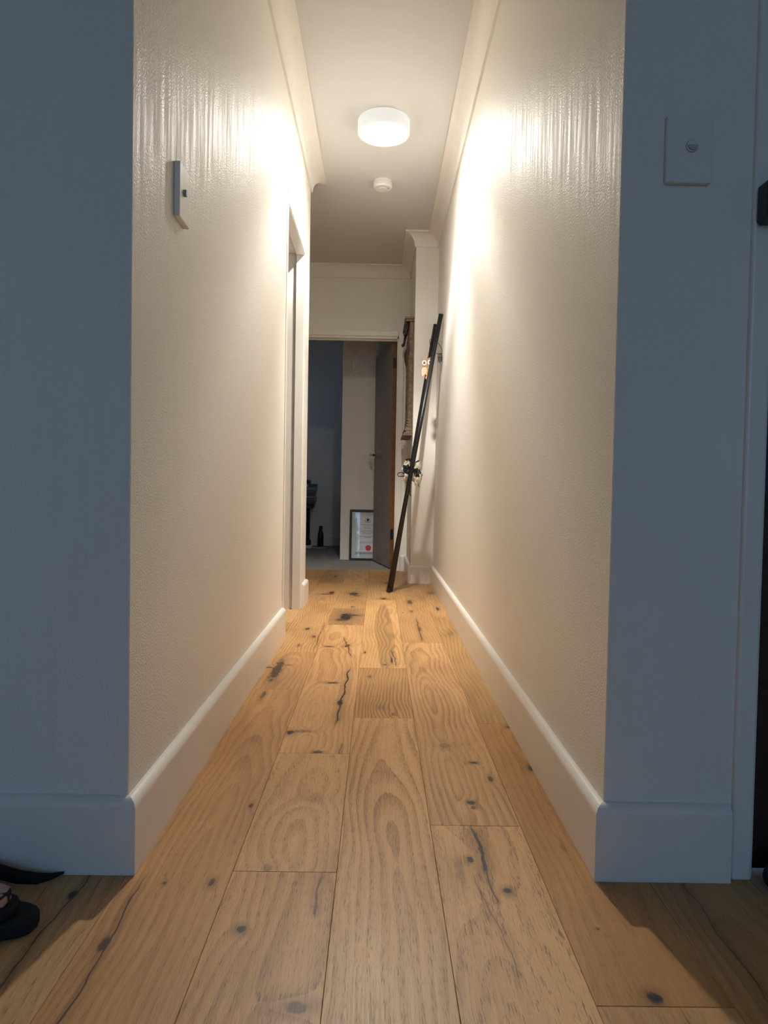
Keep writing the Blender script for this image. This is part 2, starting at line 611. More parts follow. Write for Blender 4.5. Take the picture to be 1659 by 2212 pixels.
SP[(11, -0.50, 1.233)] = dict(seed=6, k=0.98, kd=0.92, rgb=(1.0, 0.95, 0.90), ring=(0.05, 0.02, 0.075, 42), contrast=1.1, pores=0.95,
                              knots=[(-.203, 1.067, .009, .012, 1.0), (-.097, .906, .022, .012, .75), (-.15, 0.85, .01, .01, .4)],
                              cracks=[(-.089, 1.10, -.092, 1.235, .0032, .7)])
SP[(11, 1.233, 1.795)] = dict(seed=7, k=1.02, kd=0.96, ring=(.01, .03, .11, 34), contrast=0.6, pores=0.8,
                              knots=[(-.13, 1.53, .03, .02, .18), (-.19, 1.245, .012, .012, .3)])
SP[(11, 1.795, 3.523)] = dict(seed=8, k=1.08, kd=1.05, ring=(-.03, .03, .05, 44), contrast=0.8, pores=0.45,
                              knots=[(-.112, 2.235, .011, .035, 1.0), (-.238, 1.95, .014, .02, 1.0), (-.148, 1.805, .014, .010, .9), (-.205, 1.96, .03, .012, .5), (-.15, 2.46, .025, .012, .8), (-.126, 3.05, .015, .03, .8), (-.205, 3.03, .02, .012, .6)],
                              cracks=[(-.118, 2.02, -.098, 2.70, .0042, .95), (-.10, 2.85, -.150, 3.25, .0028, .8), (-.092, 1.79, -.09, 1.87, .0018, .8)])
SP[(11, 3.523, 4.022)] = dict(seed=9, k=0.70, kd=0.75, ring=(0, .04, .04, 50), contrast=0.9, pores=0.3,
                              knots=[(-.165, 3.75, .038, .13, 1.0), (-.14, 3.80, .07, .03, .75), (-.19, 3.66, .03, .05, .7)])
SP[(11, 4.022, 5.96)] = dict(seed=10, k=0.88, kd=0.85, rgb=(.98, 1, .98), ring=(.01, .04, .04, 44), contrast=0.9, pores=0.2,
                             knots=[(-.150, 4.58, .032, .07, .85), (-.13, 4.50, .03, .03, .6), (-.14, 4.07, .014, .02, .7)])
SP[(12, 0.35, 2.086)] = dict(seed=11, k=1.10, kd=1.02, ring=(0.015, 0.012, 0.062, 40), contrast=0.95, pores=0.85, knots=[])
SP[(12, 2.086, 2.678)] = dict(seed=12, k=0.86, kd=0.80, rgb=(1, .97, .9), ring=(-.30, .01, .0, 60), contrast=1.5, pores=0.3,
                              knots=[(.055, 2.12, .006, .012, .6), (.02, 2.19, .014, .03, .2), (-.02, 2.55, .008, .02, .5)])
SP[(12, 2.678, 4.343)] = dict(seed=13, k=1.12, kd=1.1, rgb=(1, 1.02, 1.0), ring=(.045, .02, .03, 52), contrast=0.9, pores=0.25,
                              heart=(.040, 3.40, .043, .78, (0.37, 0.205, 0.085)),
                              knots=[(.066, 2.80, .005, .05, .9), (-.045, 2.93, .005, .02, .8), (.04, 2.73, .006, .012, .7)],
                              cracks=[(.085, 2.70, .070, 3.0, .003, .7)])
SP[(12, 4.343, 5.96)] = dict(seed=14, k=0.95, kd=0.9, ring=(.02, .04, .04, 44), contrast=0.8, pores=0.2,
                             knots=[(.045, 4.40, .02, .035, .8), (.095, 5.15, .04, .08, .75), (.05, 5.8, .012, .03, .6)])
SP[(13, -0.32, 1.415)] = dict(seed=15, k=1.15, kd=1.02, rgb=(1.0, 1.0, 1.02), ring=(-.02, .05, .03, 36), contrast=0.65, pores=1.0,
                              knots=[(.184, 1.283, .007, .013, 1.0), (.236, 1.181, .008, .010, 1.0), (.16, 1.25, .01, .05, .3)],
                              cracks=[(.209, 1.235, .200, 1.42, .0050, 1.0), (.215, 1.14, .208, 1.26, .0018, .8), (.212, .95, .185, 1.25, .0015, .55)])
SP[(13, 1.415, 3.141)] = dict(seed=16, k=1.02, kd=0.92, ring=(-.015, .012, .055, 46), contrast=1.0, pores=0.6,
                              knots=[(.191, 1.867, .020, .022, .42), (.253, 1.748, .013, .008, 1.0), (.282, 1.652, .007, .018, .8), (.218, 1.522, .009, .010, 1.0), (.219, 1.497, .005, .008, .7)])
SP[(13, 3.141, 4.87)] = dict(seed=17, k=0.88, kd=0.85, rgb=(1, .97, .93), ring=(0, .03, .035, 48), contrast=0.7, pores=0.3,
                             knots=[(.206, 4.28, .018, .09, .75), (.215, 3.45, .012, .06, .7), (.20, 3.95, .012, .04, .5), (.15, 3.9, .006, .012, .7)],
                             cracks=[(.212, 3.16, .216, 3.75, .0035, .8)])
SP[(14, -0.82, 0.914)] = dict(seed=18, k=0.95, kd=0.9, ring=(0, .05, .03, 36), contrast=0.6, pores=0.5, cracks=[(.42, .5, .418, .915, .003, .9)])
SP[(14, 0.914, 2.05)] = dict(seed=19, k=0.78, kd=0.78, rgb=(1.05, .95, .78), ring=(.02, .06, .02, 40), contrast=0.5, pores=0.45,
                             knots=[(.390, .930, .011, .014, 1.0), (.397, 2.02, .012, .012, .9), (.392, 1.72, .006, .02, .8), (.36, 1.08, .003, .003, .9), (.372, 1.33, .005, .02, .35)])
SP[(14, 2.05, 3.788)] = dict(seed=20, k=0.82, kd=0.80, rgb=(.98, 1.0, .92), ring=(.03, .012, .05, 46), contrast=1.0, pores=0.35,
                             knots=[(.36, 3.35, .02, .06, .3)])
SP[(14, 3.788, 5.52)] = dict(seed=21, k=0.92, kd=0.9, ring=(.01, .015, .04, 40), contrast=0.9, pores=0.2,
                             knots=[(.358, 4.05, .012, .06, .85), (.365, 4.68, .03, .06, .5)])
SP[(9, 0.10, 1.90)] = dict(seed=22, k=0.86, kd=0.85, ring=(0, .05, .03, 40), contrast=0.6, pores=0.7,
                           knots=[(-.502, 1.15, .008, .016, .9)], cracks=[(-.505, 0.9, -.500, 1.4, .0025, .7)])
SP[(15, 0.35, 2.05)] = dict(seed=23, k=0.80, kd=0.8, rgb=(1.02, .96, .85), ring=(0, .05, .03, 40), contrast=0.6, pores=0.4,
                            cracks=[(.548, .9, .552, 1.4, .002, .55)])
M_oak = oak('oak_plank_mixed', None, tn(LIGHT, .90), tn(DARK, .88), (0.01, .03, .045, 44), 0.85, 0.5)
rng = random.Random(5)


def plank(i, y0, y1, mat):
    g = 0.00025
    x0, x1 = XS[i] + g, XS[i + 1] - g
    y0, y1 = y0 + g, y1 - g
    cx, cy = (x0 + x1) / 2, (y0 + y1) / 2
    hx, hy, c = (x1 - x0) / 2, (y1 - y0) / 2, 0.0007
    bm = bmesh.new()
    lv = []
    for (ax, ay, z) in ((hx, hy, -.014), (hx, hy, -c), (hx - c, hy - c, 0.0)):
        lv.append([bm.verts.new((sx * ax, sy * ay, z)) for sx, sy in ((-1, -1), (1, -1), (1, 1), (-1, 1))])
    for a, b in zip(lv, lv[1:]):
        for j in range(4):
            bm.faces.new((a[j], a[(j + 1) % 4], b[(j + 1) % 4], b[j]))
    bm.faces.new(lv[0][::-1])
    bm.faces.new(lv[-1])
    o = link('plank', bm, mat, floor)
    o.location = (cx, cy, 0)
    return cx, cy


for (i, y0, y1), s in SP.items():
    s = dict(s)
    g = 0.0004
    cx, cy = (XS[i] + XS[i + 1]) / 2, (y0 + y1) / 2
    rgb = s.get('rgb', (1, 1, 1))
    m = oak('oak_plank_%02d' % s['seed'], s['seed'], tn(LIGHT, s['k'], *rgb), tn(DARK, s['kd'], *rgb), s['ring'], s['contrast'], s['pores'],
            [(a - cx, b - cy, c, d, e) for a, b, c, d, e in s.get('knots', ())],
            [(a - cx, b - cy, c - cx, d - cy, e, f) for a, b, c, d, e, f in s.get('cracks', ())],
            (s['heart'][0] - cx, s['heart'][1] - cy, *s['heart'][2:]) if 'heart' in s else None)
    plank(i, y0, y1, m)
YEND = YF + .03


def fill(i, a, b):
    L = 1.73
    y = a
    first = rng.uniform(0.5, L)
    while b - y > 0.3:
        e = min(b, y + first)
        if b - e < 0.3:
            e = b
        plank(i, y, e, M_oak)
        y, first = e, L


# remaining lengths of the columns laid out above
fill(10, -2.8, 0.64)
fill(11, -2.8, -0.50)
fill(12, -2.8, 0.35)
fill(13, -2.8, -0.32)
fill(13, 4.87, 5.96)
fill(14, -2.8, -0.82)
fill(14, 5.52, 5.96)
fill(9, -2.8, 0.10)
fill(9, 1.90, 5.96)
fill(15, -2.8, 0.35)
for i in range(3, 9):
    fill(i, -2.8, YW + .1)
for i in range(16, 22):
    fill(i, -2.8, YW + .1)
for i in range(0, 9):
    fill(i, YE - .1, 5.96)

# carpet in the bedroom
mc, nt, b = new_mat('grey_ribbed_carpet')
x, y, z = coords(nt)
rib = (x * 620).sin() * 0.5 + 0.5
pile = noise(nt, x * 260, y * 260, 0.0, 3)
nt.links.new(mixc(nt, (pile * 0.7 + rib * 0.3).clamp(), (0.24, 0.23, 0.22), (0.40, 0.385, 0.365)), b.inputs['Base Color'])
b.inputs['Roughness'].default_value = 0.95
bump(nt, b, rib + pile, 0.6, 0.002)
struct(link('floor_carpet', box(-2.3, 1.05, YF + .032, 8.5, -0.06, 0.006), mc), 'grey carpet of the bedroom')

# ------------------------------------------------------------------ ceiling lamp
LX, LY = -0.005, 3.597


def emit_mat(name, col, strength, base=(0.9, 0.9, 0.88)):
    m, nt, b = new_mat(name)
    b.inputs['Base Color'].default_value = (*base, 1)
    b.inputs['Roughness'].default_value = 0.35
    b.inputs['Emission Color'].default_value = (*col, 1)
    b.inputs['Emission Strength'].default_value = strength
    m.cycles.emission_sampling = 'NONE' if strength < 1 else 'AUTO'
    return m


lamp = thing('ceiling_lamp', 'round white glowing lamp on the hall ceiling', 'lamp', (LX, LY, CEIL))
link('base', lathe([(0, 0), (.118, 0), (.118, -.008), (0, -.008)], 48), M_trim, lamp)
link('opal_ring', lathe([(.128, -.004), (.132, -.010), (.132, -.068), (.129, -.073), (.112, -.073), (.104, -.050), (.104, -.004), (.128, -.004)], 64),
     emit_mat('opal_ring', (1.0, 0.96, 0.90), 0.66, (0.25, 0.25, 0.24)), lamp, smooth=True)
link('diffuser', lathe([(0, -.053), (.103, -.053), (.103, -.046), (0, -.046)], 64), emit_mat('lit_diffuser', (1.0, 0.97, 0.93), 3.0), lamp)
# the light it gives: wide-beam flush luminaire
ies = bpy.data.texts.new('wide_beam_ies')
ang = [0, 10, 20, 27, 33, 38, 43, 48, 52, 56, 60, 65, 70, 80, 90, 100, 120, 180]
cdl = [2.55, 2.5, 2.1, 1.4, 0.88, 0.90, 1.4, 1.95, 1.6, 0.80, 0.46, 0.31, 0.24, 0.11, 0.07, 0.04, 0.03, 0.02]
ies.from_string('IESNA:LM-63-2002\n[TEST] lamp\nTILT=NONE\n1 -1 1.0 %d 1 1 2 0 0 0\n1.0 1.0 0\n%s\n0\n%s\n' % (
    len(ang), ' '.join(map(str, ang)), ' '.join(str(c * 100) for c in cdl)))
ld = bpy.data.lights.new('lamp_light', 'POINT')
ld.energy = LAMP_W
ld.color = LAMP_COL
ld.shadow_soft_size = 0.045
ld.use_nodes = True
lt = ld.node_tree
em = lt.nodes['Emission']
it = lt.nodes.new('ShaderNodeTexIES')
it.mode = 'INTERNAL'
it.ies = ies
lt.links.new(it.outputs[0], em.inputs['Strength'])
lo = bpy.data.objects.new('lamp_light', ld)
COL.objects.link(lo)
lo.parent = lamp
lo.location = (0, 0, -.080)

# ------------------------------------------------------------------ smoke alarm
M_plast = plain('white_plastic', (0.80, 0.79, 0.76), 0.4, var=0.01)
M_grey = plain('grey_plastic', (0.32, 0.32, 0.32), 0.5)
al = thing('smoke_alarm', 'small white round smoke alarm on the ceiling beyond the lamp', 'smoke alarm', (-0.006, 4.303, CEIL))
link('mounting_base', lathe([(0, 0), (.057, 0), (.057, -.010), (.053, -.012), (0, -.012)], 40), M_plast, al, smooth=False)
link('vent_slot', lathe([(.050, -.011), (.050, -.026)], 40), M_grey, al)
link('body', lathe([(.0, -.017), (.057, -.017), (.0575, -.020), (.0575, -.034), (.050, -.042), (0, -.042)], 40), M_plast, al)
bt = link('test_button', lathe([(0, -.041), (.020, -.041), (.020, -.044), (.017, -.0455), (0, -.0455)], 28), M_plast, al)
link('indicator_light', lathe([(0, -.0425), (.003, -.0425), (.003, -.0445), (0, -.0445)], 10, cx=.033, cy=-.01), plain('dark_lens', (0.05, 0.03, 0.03), 0.2), al)
link('upper_band', lathe([(.0555, -.0115), (.0565, -.0115), (.0565, -.0165), (.0555, -.0165)], 40), M_plast, al)


# ------------------------------------------------------------------ light switches
M_dark = plain('dark_recess', (0.05, 0.05, 0.06), 0.5)
sw = thing('light_switch', 'white light switch plate on the warm lit left hall wall', 'switch', (XL, 1.515, 1.312))
bm = box(0, .0125, -.039, .039, -.0575, .0575)
link('plate', bm, M_plast, sw, bevel=0.0025)
bm = poly_y([(-.004, -.0065), (.004, -.0065), (.0045, .0), (.003, .0065), (-.003, .0065), (-.0045, .0)], 0, .006)
bmesh.ops.transform(bm, matrix=Matrix.Rotation(R(90), 4, 'Z'), verts=bm.verts)
bmesh.ops.translate(bm, vec=(.0185, -.008, .002), verts=bm.verts)
link('toggle', bm, M_grey, sw)
sw = thing('light_switch', 'white light switch plate with round button on the shaded right wall', 'switch', (0.529, YW, 1.290))
link('plate', box(-.040, .040, -.0125, 0, -.058, .058), M_plast, sw, bevel=0.003)
link('button_gap', disc_y(.003, .004, .0108, .0108, -.0129, -.012, 28), M_grey, sw)
kn = link('round_button', disc_y(.003, .004, .0098, .0098, -.0150, -.012, 28), M_plast, sw, bevel=0.0008)
hp = [(.0088 * math.cos(R(180 + 180 * k / 14)), .0088 * math.sin(R(180 + 180 * k / 14)) + .0005) for k in range(15)]
link('rocker_dolly', poly_y(hp, -.0185, -.0145), plain('shaded_dolly', (0.50, 0.50, 0.50), 0.4), kn).location = (.003, 0, .004)  # lower half of the button greyer: the rocker's shading put into its colour

# ------------------------------------------------------------------ entry door at the right edge
M_mahog = plain('dark_red_brown_door', (0.040, 0.012, 0.008), 0.45, var=0.3, scale=25)
M_black = plain('black_metal', (0.012, 0.014, 0.018), 0.35, var=0.2)
struct(link('trim_11', box(0.6455, 0.682, YW - .010, YW + .02, 0, 2.06), M_trim, bevel=0.005, seg=3), 'narrow white architrave of the entry door')
struct(link('trim_12', box(0.682, 1.508, YW - .0095, YW + .02, 2.02, 2.06), M_trim, bevel=0.005), 'head architrave of the entry door')
struct(link('trim_13', box(1.508, 1.545, YW - .010, YW + .02, 0, 2.06), M_trim, bevel=0.005), 'far architrave of the entry door')
d2 = struct(link('door_1', box(0.690, 1.500, YW + .022, YW + .062, 0.006, 2.018), M_mahog, bevel=0.002), 'dark red-brown entry door')
rl = thing('rim_lock', 'black rim lock on the entry door and its white frame', 'lock', (0.7, YW - .012, 1.2))
bm = poly_y([(-.051, .026), (-.024, .043), (.006, .043), (.006, -.039), (-.046, -.039), (-.051, -.034)], -.034, .001)
link('keeper', bm, M_black, rl, bevel=0.003)
link('keeper_edge', box(-.0275, -.0245, -.0355, -.033, -.028, .036), plain('worn_metal', (0.12, 0.13, 0.14), 0.35, 0.6), rl)
link('lock_body', box(.010, .105, -.036, .032, -.042, .044), M_black, rl, bevel=0.004)
link('latch_knob', disc_y(.070, 0, .014, .014, -.052, -.035, 20), M_black, rl, bevel=0.002)
sp_ = tag(link('strike_plate', box(0.6745, 0.6835, YW - .0125, YW + .010, 1.052, 1.090), M_black, bevel=0.001), 'small black strike plate on the entry door frame below the lock', 'strike plate')

# dark draught stopper against the foot of the door
M_navy = plain('navy_cloth', (0.016, 0.020, 0.030), 0.9, var=0.35, scale=300, bmp=0.4)
pts = [(0.686, YW - .046, .027), (0.692, YW - .046, .027), (0.705, YW - .047, .028), (0.73, YW - .048, .029), (0.9, YW - .048, .029), (1.2, YW - .047, .029), (1.42, YW - .047, .028), (1.45, YW - .047, .027)]
tag(link('draught_stopper', tube(pts, [.010, .019, .0255, .0285, .0285, .0285, .026, .010], n=20), M_navy, smooth=True), 'dark navy cloth roll lying along the foot of the entry door', 'draught stopper')

# ------------------------------------------------------------------ bedroom door leaf, standing open
M_ven = plain('grey_brown_veneer', (0.31, 0.265, 0.22), 0.5, var=0.10, scale=14)
M_edge = plain('orange_varnished_edge', (0.19, 0.078, 0.024), 0.4, var=0.2, scale=40)
M_chrome = plain('brushed_chrome', (0.55, 0.54, 0.53), 0.22, 1.0, var=0.05)
hx, hy = 0.1045, 6.000
dv = Vector((-0.045 - hx, 6.685 - hy))
L = dv.length
dang = math.atan2(dv.y, dv.x)
door2 = struct(link('door_2', box(0.0012, L, -.035, 0, 0, 1.943), M_ven, bevel=0.001), 'grey brown wooden bedroom door standing open')
door2.location = (hx, hy, 0.014)
door2.rotation_euler = (0, 0, dang)
link('hinge_edge', box(-.0005, .0018, -.0345, -.0005, 0.001, 1.942), M_edge, door2)
for hz in (.25, 1.72):
    link('hinge', box(-.003, .0, -.028, -.004, hz, hz + .09), M_black, door2, bevel=0.0008)
hd = bpy.data.objects.new('door_handle', None)
COL.objects.link(hd)
hd.parent = door2
hd.location = (L - .055, 0, 1.005)
bm = disc_y(0, 0, .026, .026, 0, .008, 28)
link('rose', bm, M_chrome, hd, bevel=0.002)
link('lever', tube([(0, .006, 0), (0, .030, 0), (-.003, .046, 0), (-.018, .053, 0), (-.06, .054, -.002), (-.105, .052, -.006), (-.112, .050, -.008)], [.011, .011, .012, .0135, .012, .010, .008], n=14), M_chrome, hd, smooth=True)
link('latch_plate', box(L - .0005, L + .001, -.029, -.006, 0.90, 1.06), M_chrome, door2)

# ------------------------------------------------------------------ black poles leaning in the corner
M_pole = plain('satin_black_pole', (0.012, 0.013, 0.015), 0.32, var=0.2)


def pole(a, b, r, label):
    A, B = Vector(a), Vector(b)
    d = (B - A).normalized()
    root = thing('pole', label, 'pole', a, group='black poles leaning in the hall corner')
    link('shaft', tube([(0, 0, 0), B - A], r, n=24), M_pole, root, smooth=False)
    for f in root.children[0].data.polygons:
        f.use_smooth = len(f.vertices) == 4
    e = (B - A)
    link('end_cap', tube([e - d * .004, e + d * .0015, e + d * .003], [r * 1.03, r * 1.03, r * .9], n=24), plain('cap_rubber', (0.02, 0.02, 0.02), 0.6), root)
    link('foot_cap', tube([-d * .0005, d * .03], [r * 1.04, r * 1.04], n=24), plain('foot_rubber', (0.018, 0.016, 0.015), 0.7), root)
    return root


P1a, P1b = Vector((0.079, 4.667, 0.005)), Vector((0.398, 4.700, 1.872))
P2a, P2b = Vector((0.094, 4.708, 0.005)), Vector((0.3955, 5.138, 1.905))
pole(P1a, P1b, .0148, 'black pole leaning against the right wall, its top the higher of the two')
pole(P2a, P2b, .0148, 'black pole behind the taller-looking pole, its top the lower of the two')


def on1(z):
    t = (z - P1a.z) / (P1b.z - P1a.z)
    return P1a.lerp(P1b, t)


# keys on a cord loop
M_cord = plain('black_cord', (0.012, 0.012, 0.012), 0.6)
c = on1(1.655)
keys = thing('key_bundle', 'black keys and fob hanging on a cord loop from the black pole', 'keys', c)
ring = []
for k in range(33):
    a = 6.2832 * k / 32
    ring.append((0.008 + .046 * math.cos(a), .035 * math.cos(a) - .012 * math.sin(a), .036 * math.sin(a) - .030 * math.cos(a)))
link('cord_loop', tube(ring, .0018, n=6, cap=False), M_cord, keys, smooth=True)
q = Vector((.035, -.012, -.055))
fb = poly_y([(-.012, .020), (.010, .022), (.016, .0), (.014, -.030), (.004, -.042), (-.010, -.034), (-.015, -.008)], -.006, .006)
bmesh.ops.translate(fb, vec=q + Vector((0, 0, -.010)), verts=fb.verts)
link('fob', fb, M_black, keys, bevel=0.002)
k2 = poly_y([(-.004, -.016), (.004, -.016), (.0035, -.058), (.0, -.063), (-.0035, -.058)], -.010, -.007)
disc_y(0, -.010, .011, .011, -.010, -.007, 16, k2)
bmesh.ops.rotate(k2, cent=(0, 0, 0), matrix=Matrix.Rotation(R(-8), 3, 'Y'), verts=k2.verts)
bmesh.ops.translate(k2, vec=q + Vector((-.006, 0, 0)), verts=k2.verts)
link('key', k2, plain('key_metal', (0.10, 0.09, 0.08), 0.35, 0.8), keys)
rg = [(q.x + .010 * math.cos(a), q.y - .004, q.z + .014 + .010 * math.sin(a)) for a in [6.2832 * k / 16 for k in range(17)]]
link('split_ring', tube(rg, .0014, n=6, cap=False), plain('copper_ring', (0.45, 0.22, 0.10), 0.3, 1.0), keys)

# owl charm
M_owl = plain('owl_brown', (0.26, 0.135, 0.055), 0.55)
M_pink = plain('owl_pink', (0.83, 0.46, 0.33), 0.55, var=0.05)
M_tan = plain('owl_tan', (0.47, 0.29, 0.11), 0.55)
M_white = plain('eye_white', (0.88, 0.84, 0.76), 0.5, var=0.02)
M_or = plain('owl_orange', (0.80, 0.22, 0.10), 0.55)
c = on1(1.525)
owl = thing('owl_charm', 'small flat wooden owl with big white eyes hanging on the black pole', 'charm', (c.x - .026, c.y + .022, 1.530))
link('head', poly_y([(-.034, .040), (-.036, .052), (-.022, .046), (0, .050), (.020, .058), (.036, .064), (.037, .048), (.038, .020), (.030, -.002), (.014, -.012), (-.010, -.012), (-.028, -.002), (-.037, .018)], -.003, .003), M_owl, owl, bevel=0.001)
for ex, ez in ((-.019, .020), (.019, .025)):
    e = link('eye', disc_y(ex, ez, .0155, .0165, -.005, -.002, 24), M_white, owl)
    link('eye_ring', disc_y(ex, ez, .0085, .009, -.0062, -.0045, 20), M_black, e)
    link('pupil', disc_y(ex, ez, .0045, .005, -.0070, -.0055, 16), M_owl, e)
link('belly', poly_y([(-.006, .0), (.014, .004), (.022, -.020), (.018, -.062), (-.002, -.066), (-.014, -.050)], -.0025, .0025), M_tan, owl)
for k, zz in enumerate((-.022, -.044)):
    link('button', disc_y(.007, zz, .0045, .0060, -.0042, -.002, 14), M_owl, owl)
link('wing', poly_y([(-.008, -.008), (-.028, -.012), (-.036, -.026), (-.036, -.050), (-.030, -.072), (-.018, -.060), (-.008, -.050), (-.004, -.030)], -.0045, -.001), M_pink, owl, bevel=0.0008)
link('wing', poly_y([(.016, -.004), (.032, -.006), (.036, -.030), (.028, -.046), (.022, -.030)], -.0040, -.001), M_pink, owl, bevel=0.0008)
for zz in (-.024, -.040, -.056):
    link('feather_mark', poly_y([(-.030, zz), (-.024, zz - .004), (-.020, zz), (-.015, zz - .004), (-.010, zz + .001), (-.015, zz - .001), (-.020, zz + .003), (-.024, zz - .001), (-.030, zz + .003)], -.0052, -.0044), M_or, owl)
for fx in (-.004, .006):
    link('foot', poly_y([(fx - .004, -.068), (fx + .004, -.068), (fx + .006, -.088), (fx + .002, -.083), (fx, -.094), (fx - .002, -.083), (fx - .007, -.086)], -.0035, .002), M_or, owl)
link('hanging_cord', tube([(.0, .0, .050), (.012, -.004, .075), (.030, -.018, .090), (.046, -.038, .085), (.052, -.030, .070), (.040, -.006, .066), (.012, .001, .052)], .0016, n=6), M_cord, owl)

# cloth face masks tied round the pole
mm, nt, b = new_mat('floral_mask_cloth')
x, y, z = coords(nt)
dn, dc = voronoi(nt, x * 34, y * 34, z * 30)
wn = noise(nt, x * 20, y * 20, z * 14, 2)
f1 = (dn + (wn - 0.5) * 1.2).step(0.40, 0.32)
base = (0.78, 0.73, 0.62)
cA = mixc(nt, noise(nt, x * 60, y * 60, z * 60, 1).step(0.45, 0.55), (0.010, 0.014, 0.026), (0.022, 0.07, 0.06))
cA = mixc(nt, noise(nt, x * 45 + 9, y * 45, z * 45, 1).step(0.64, 0.68), cA, (0.40, 0.12, 0.11))
side = noise(nt, x * 24 + 3, y * 24, z * 19, 1).step(0.54, 0.58)
nt.links.new(mixc(nt, (f1 * 0.4 + side).clamp() * side, base, cA), b.inputs['Base Color'])
b.inputs['Roughness'].default_value = 0.9


def mask(label, cx, cy, cz, w, h, seed, tilt):
    r = random.Random(seed)
    root = thing('cloth_face_mask', label, 'face mask', (cx, cy, cz), (0, R(tilt), 0), group='cloth masks tied to the pole')
    bm = bmesh.new()
    nu, nv = 18, 26
    ph = r.uniform(0, 6)
    rows = []
    for j in range(nv + 1):
        t = j / nv
        zz = h * (0.5 - t)
        wid = w * (0.45 + 0.75 * math.sin(math.pi * min(1, t * .95 + .08)) ** .8) * (1 - .25 * t)
        row = []
        for i in range(nu + 1):
            s = i / nu * 2 - 1
            a = s * 2.2
            xx = wid * .5 * math.sin(a) + .006 * math.sin(9 * t + ph + 2 * s) + .004 * math.sin(23 * t + 5 * s)
            yy = -wid * .34 * math.cos(a) + .005 * math.sin(13 * t + 3 * s + ph) + .003 * math.sin(31 * t - 7 * s)
            row.append(bm.verts.new((xx, yy, zz + .008 * math.sin(3 * s + ph) + .004 * math.sin(11 * s))))
        rows.append(row)
    for j in range(nv):
        for i in range(nu):
            bm.faces.new((rows[j][i], rows[j][i + 1], rows[j + 1][i + 1], rows[j + 1][i]))
    o = link('cloth', bm, mm, root, smooth=True)
    sd = o.modifiers.new('thick', 'SOLIDIFY')
    sd.thickness = .0018
    return root


c = on1(0.81)
ma = mask('cream floral cloth face mask on the left side of the black pole', c.x - .030, c.y + .022, .820, .055, .150, 3, 6)
link('ear_loop', tube([(-.014, -.012, -.020), (-.030, -.016, -.012), (-.052, -.018, -.020), (-.058, -.018, -.032), (-.048, -.018, -.042), (-.028, -.016, -.040), (-.010, -.012, -.036)], .0032, n=8), M_cord, ma, smooth=True)
link('ear_loop', tube([(.004, -.014, .070), (-.012, -.018, .045), (-.022, -.020, .010), (-.016, -.020, -.020), (-.010, -.020, .0), (.006, -.018, .030)], .0030, n=8), M_cord, ma, smooth=True)
link('top_band', tube([(-.014, -.010, .074), (.004, -.020, .082), (.018, -.012, .080)], .0055, n=8), M_cord, ma, smooth=True)
mb = mask('cream floral cloth face mask on the right side of the black pole', c.x + .040, c.y + .026, .800, .066, .165, 8, -4)
link('ear_loop', tube([(-.030, -.012, .078), (-.010, -.018, .050), (.000, -.022, .012), (-.006, -.022, -.020)], .0034, n=8), M_cord, mb, smooth=True)
link('ear_loop', tube([(-.044, -.006, -.060), (-.050, -.004, -.100), (-.052, -.002, -.130), (-.050, -.002, -.145)], .0036, n=8), M_cord, mb, smooth=True)
link('top_band', tube([(-.046, -.030, .092), (-.026, -.034, .088), (-.008, -.012, .082), (-.012, .0, .078)], .0055, n=8), M_cord, mb, smooth=True)
link('flap', poly_y([(.018, .018), (.048, -.012), (.030, -.002), (.012, -.010)], -.003, -.001), mm, mb)

# ------------------------------------------------------------------ carved wooden wall mirror on the nib side, seen edge-on
M_carv = plain('worn_carved_wood', (0.185, 0.125, 0.072), 0.6, var=0.35, scale=45, bmp=0.3)
M_iron = plain('dark_iron', (0.045, 0.040, 0.038), 0.5, 0.3)
YA, YB = 5.30, 5.78
mir = thing('wall_mirror', 'carved brown wooden mirror seen edge-on on the wall beside the bedroom door', 'mirror', (XN, 5.54, 1.106))
mir.scale = (1, 1, 0.950)
zb = 1.09


def mprof(x0, x1, y0, y1, z0, z1, name, mat=M_carv, bevel=0.003):
    return link(name, box(x0 - XN, x1 - XN, y0 - 5.54, y1 - 5.54, z0 - zb, z1 - zb), mat, mir, bevel=bevel)


for ya, yb in ((YA, YA + .055), (YB - .055, YB)):
    st = mprof(XN - .030, XN - .001, ya, yb, 1.150, 1.995, 'stile')
    s2 = link('stile_moulding', box(-.036, -.029, ya + .012 - 5.54, yb - .012 - 5.54, .14, .80), M_carv, st, bevel=0.003)
    bm = bmesh.new()
    for k in range(5):
        box(-.046 + .004 * k * .6, -.028, ya + .004 - 5.54, yb - .004 - 5.54, .055 + k * .022, .072 + k * .022, bm)
    link('carving', bm, M_carv, st, bevel=0.003)
mprof(XN - .028, XN - .001, YA + .055, YB - .055, 1.150, 1.215, 'bottom_rail')
mprof(XN - .028, XN - .001, YA + .055, YB - .055, 1.925, 1.995, 'top_rail')
mprof(XN - .013, XN - .009, YA + .055, YB - .055, 1.215, 1.925, 'mirror_glass', plain('silvered_glass', (0.85, 0.86, 0.86), 0.03, 1.0, var=0), 0)
mprof(XN - .062, XN - .001, YA - .012, YB + .012, 1.995, 2.012, 'cornice')
mprof(XN - .068, XN - .001, YA - .018, YB + .018, 2.012, 2.030, 'cornice_cap')
mprof(XN - .056, XN - .001, YA - .006, YB + .006, 1.128, 1.150, 'sill')
mprof(XN - .046, XN - .001, YA - .004, YB + .004, 1.116, 1.128, 'sill_neck')
bm = bmesh.new()
bm2 = sweep([(0, YA - .010 - 5.54), (0, YB + .010 - 5.54)], [(0, .0), (.070, .0), (.072, .006), (.062, .022), (.048, .028), (0, .028)], 1, bm)
link('sill_base', bm2, M_carv, mir, bevel=0.002)
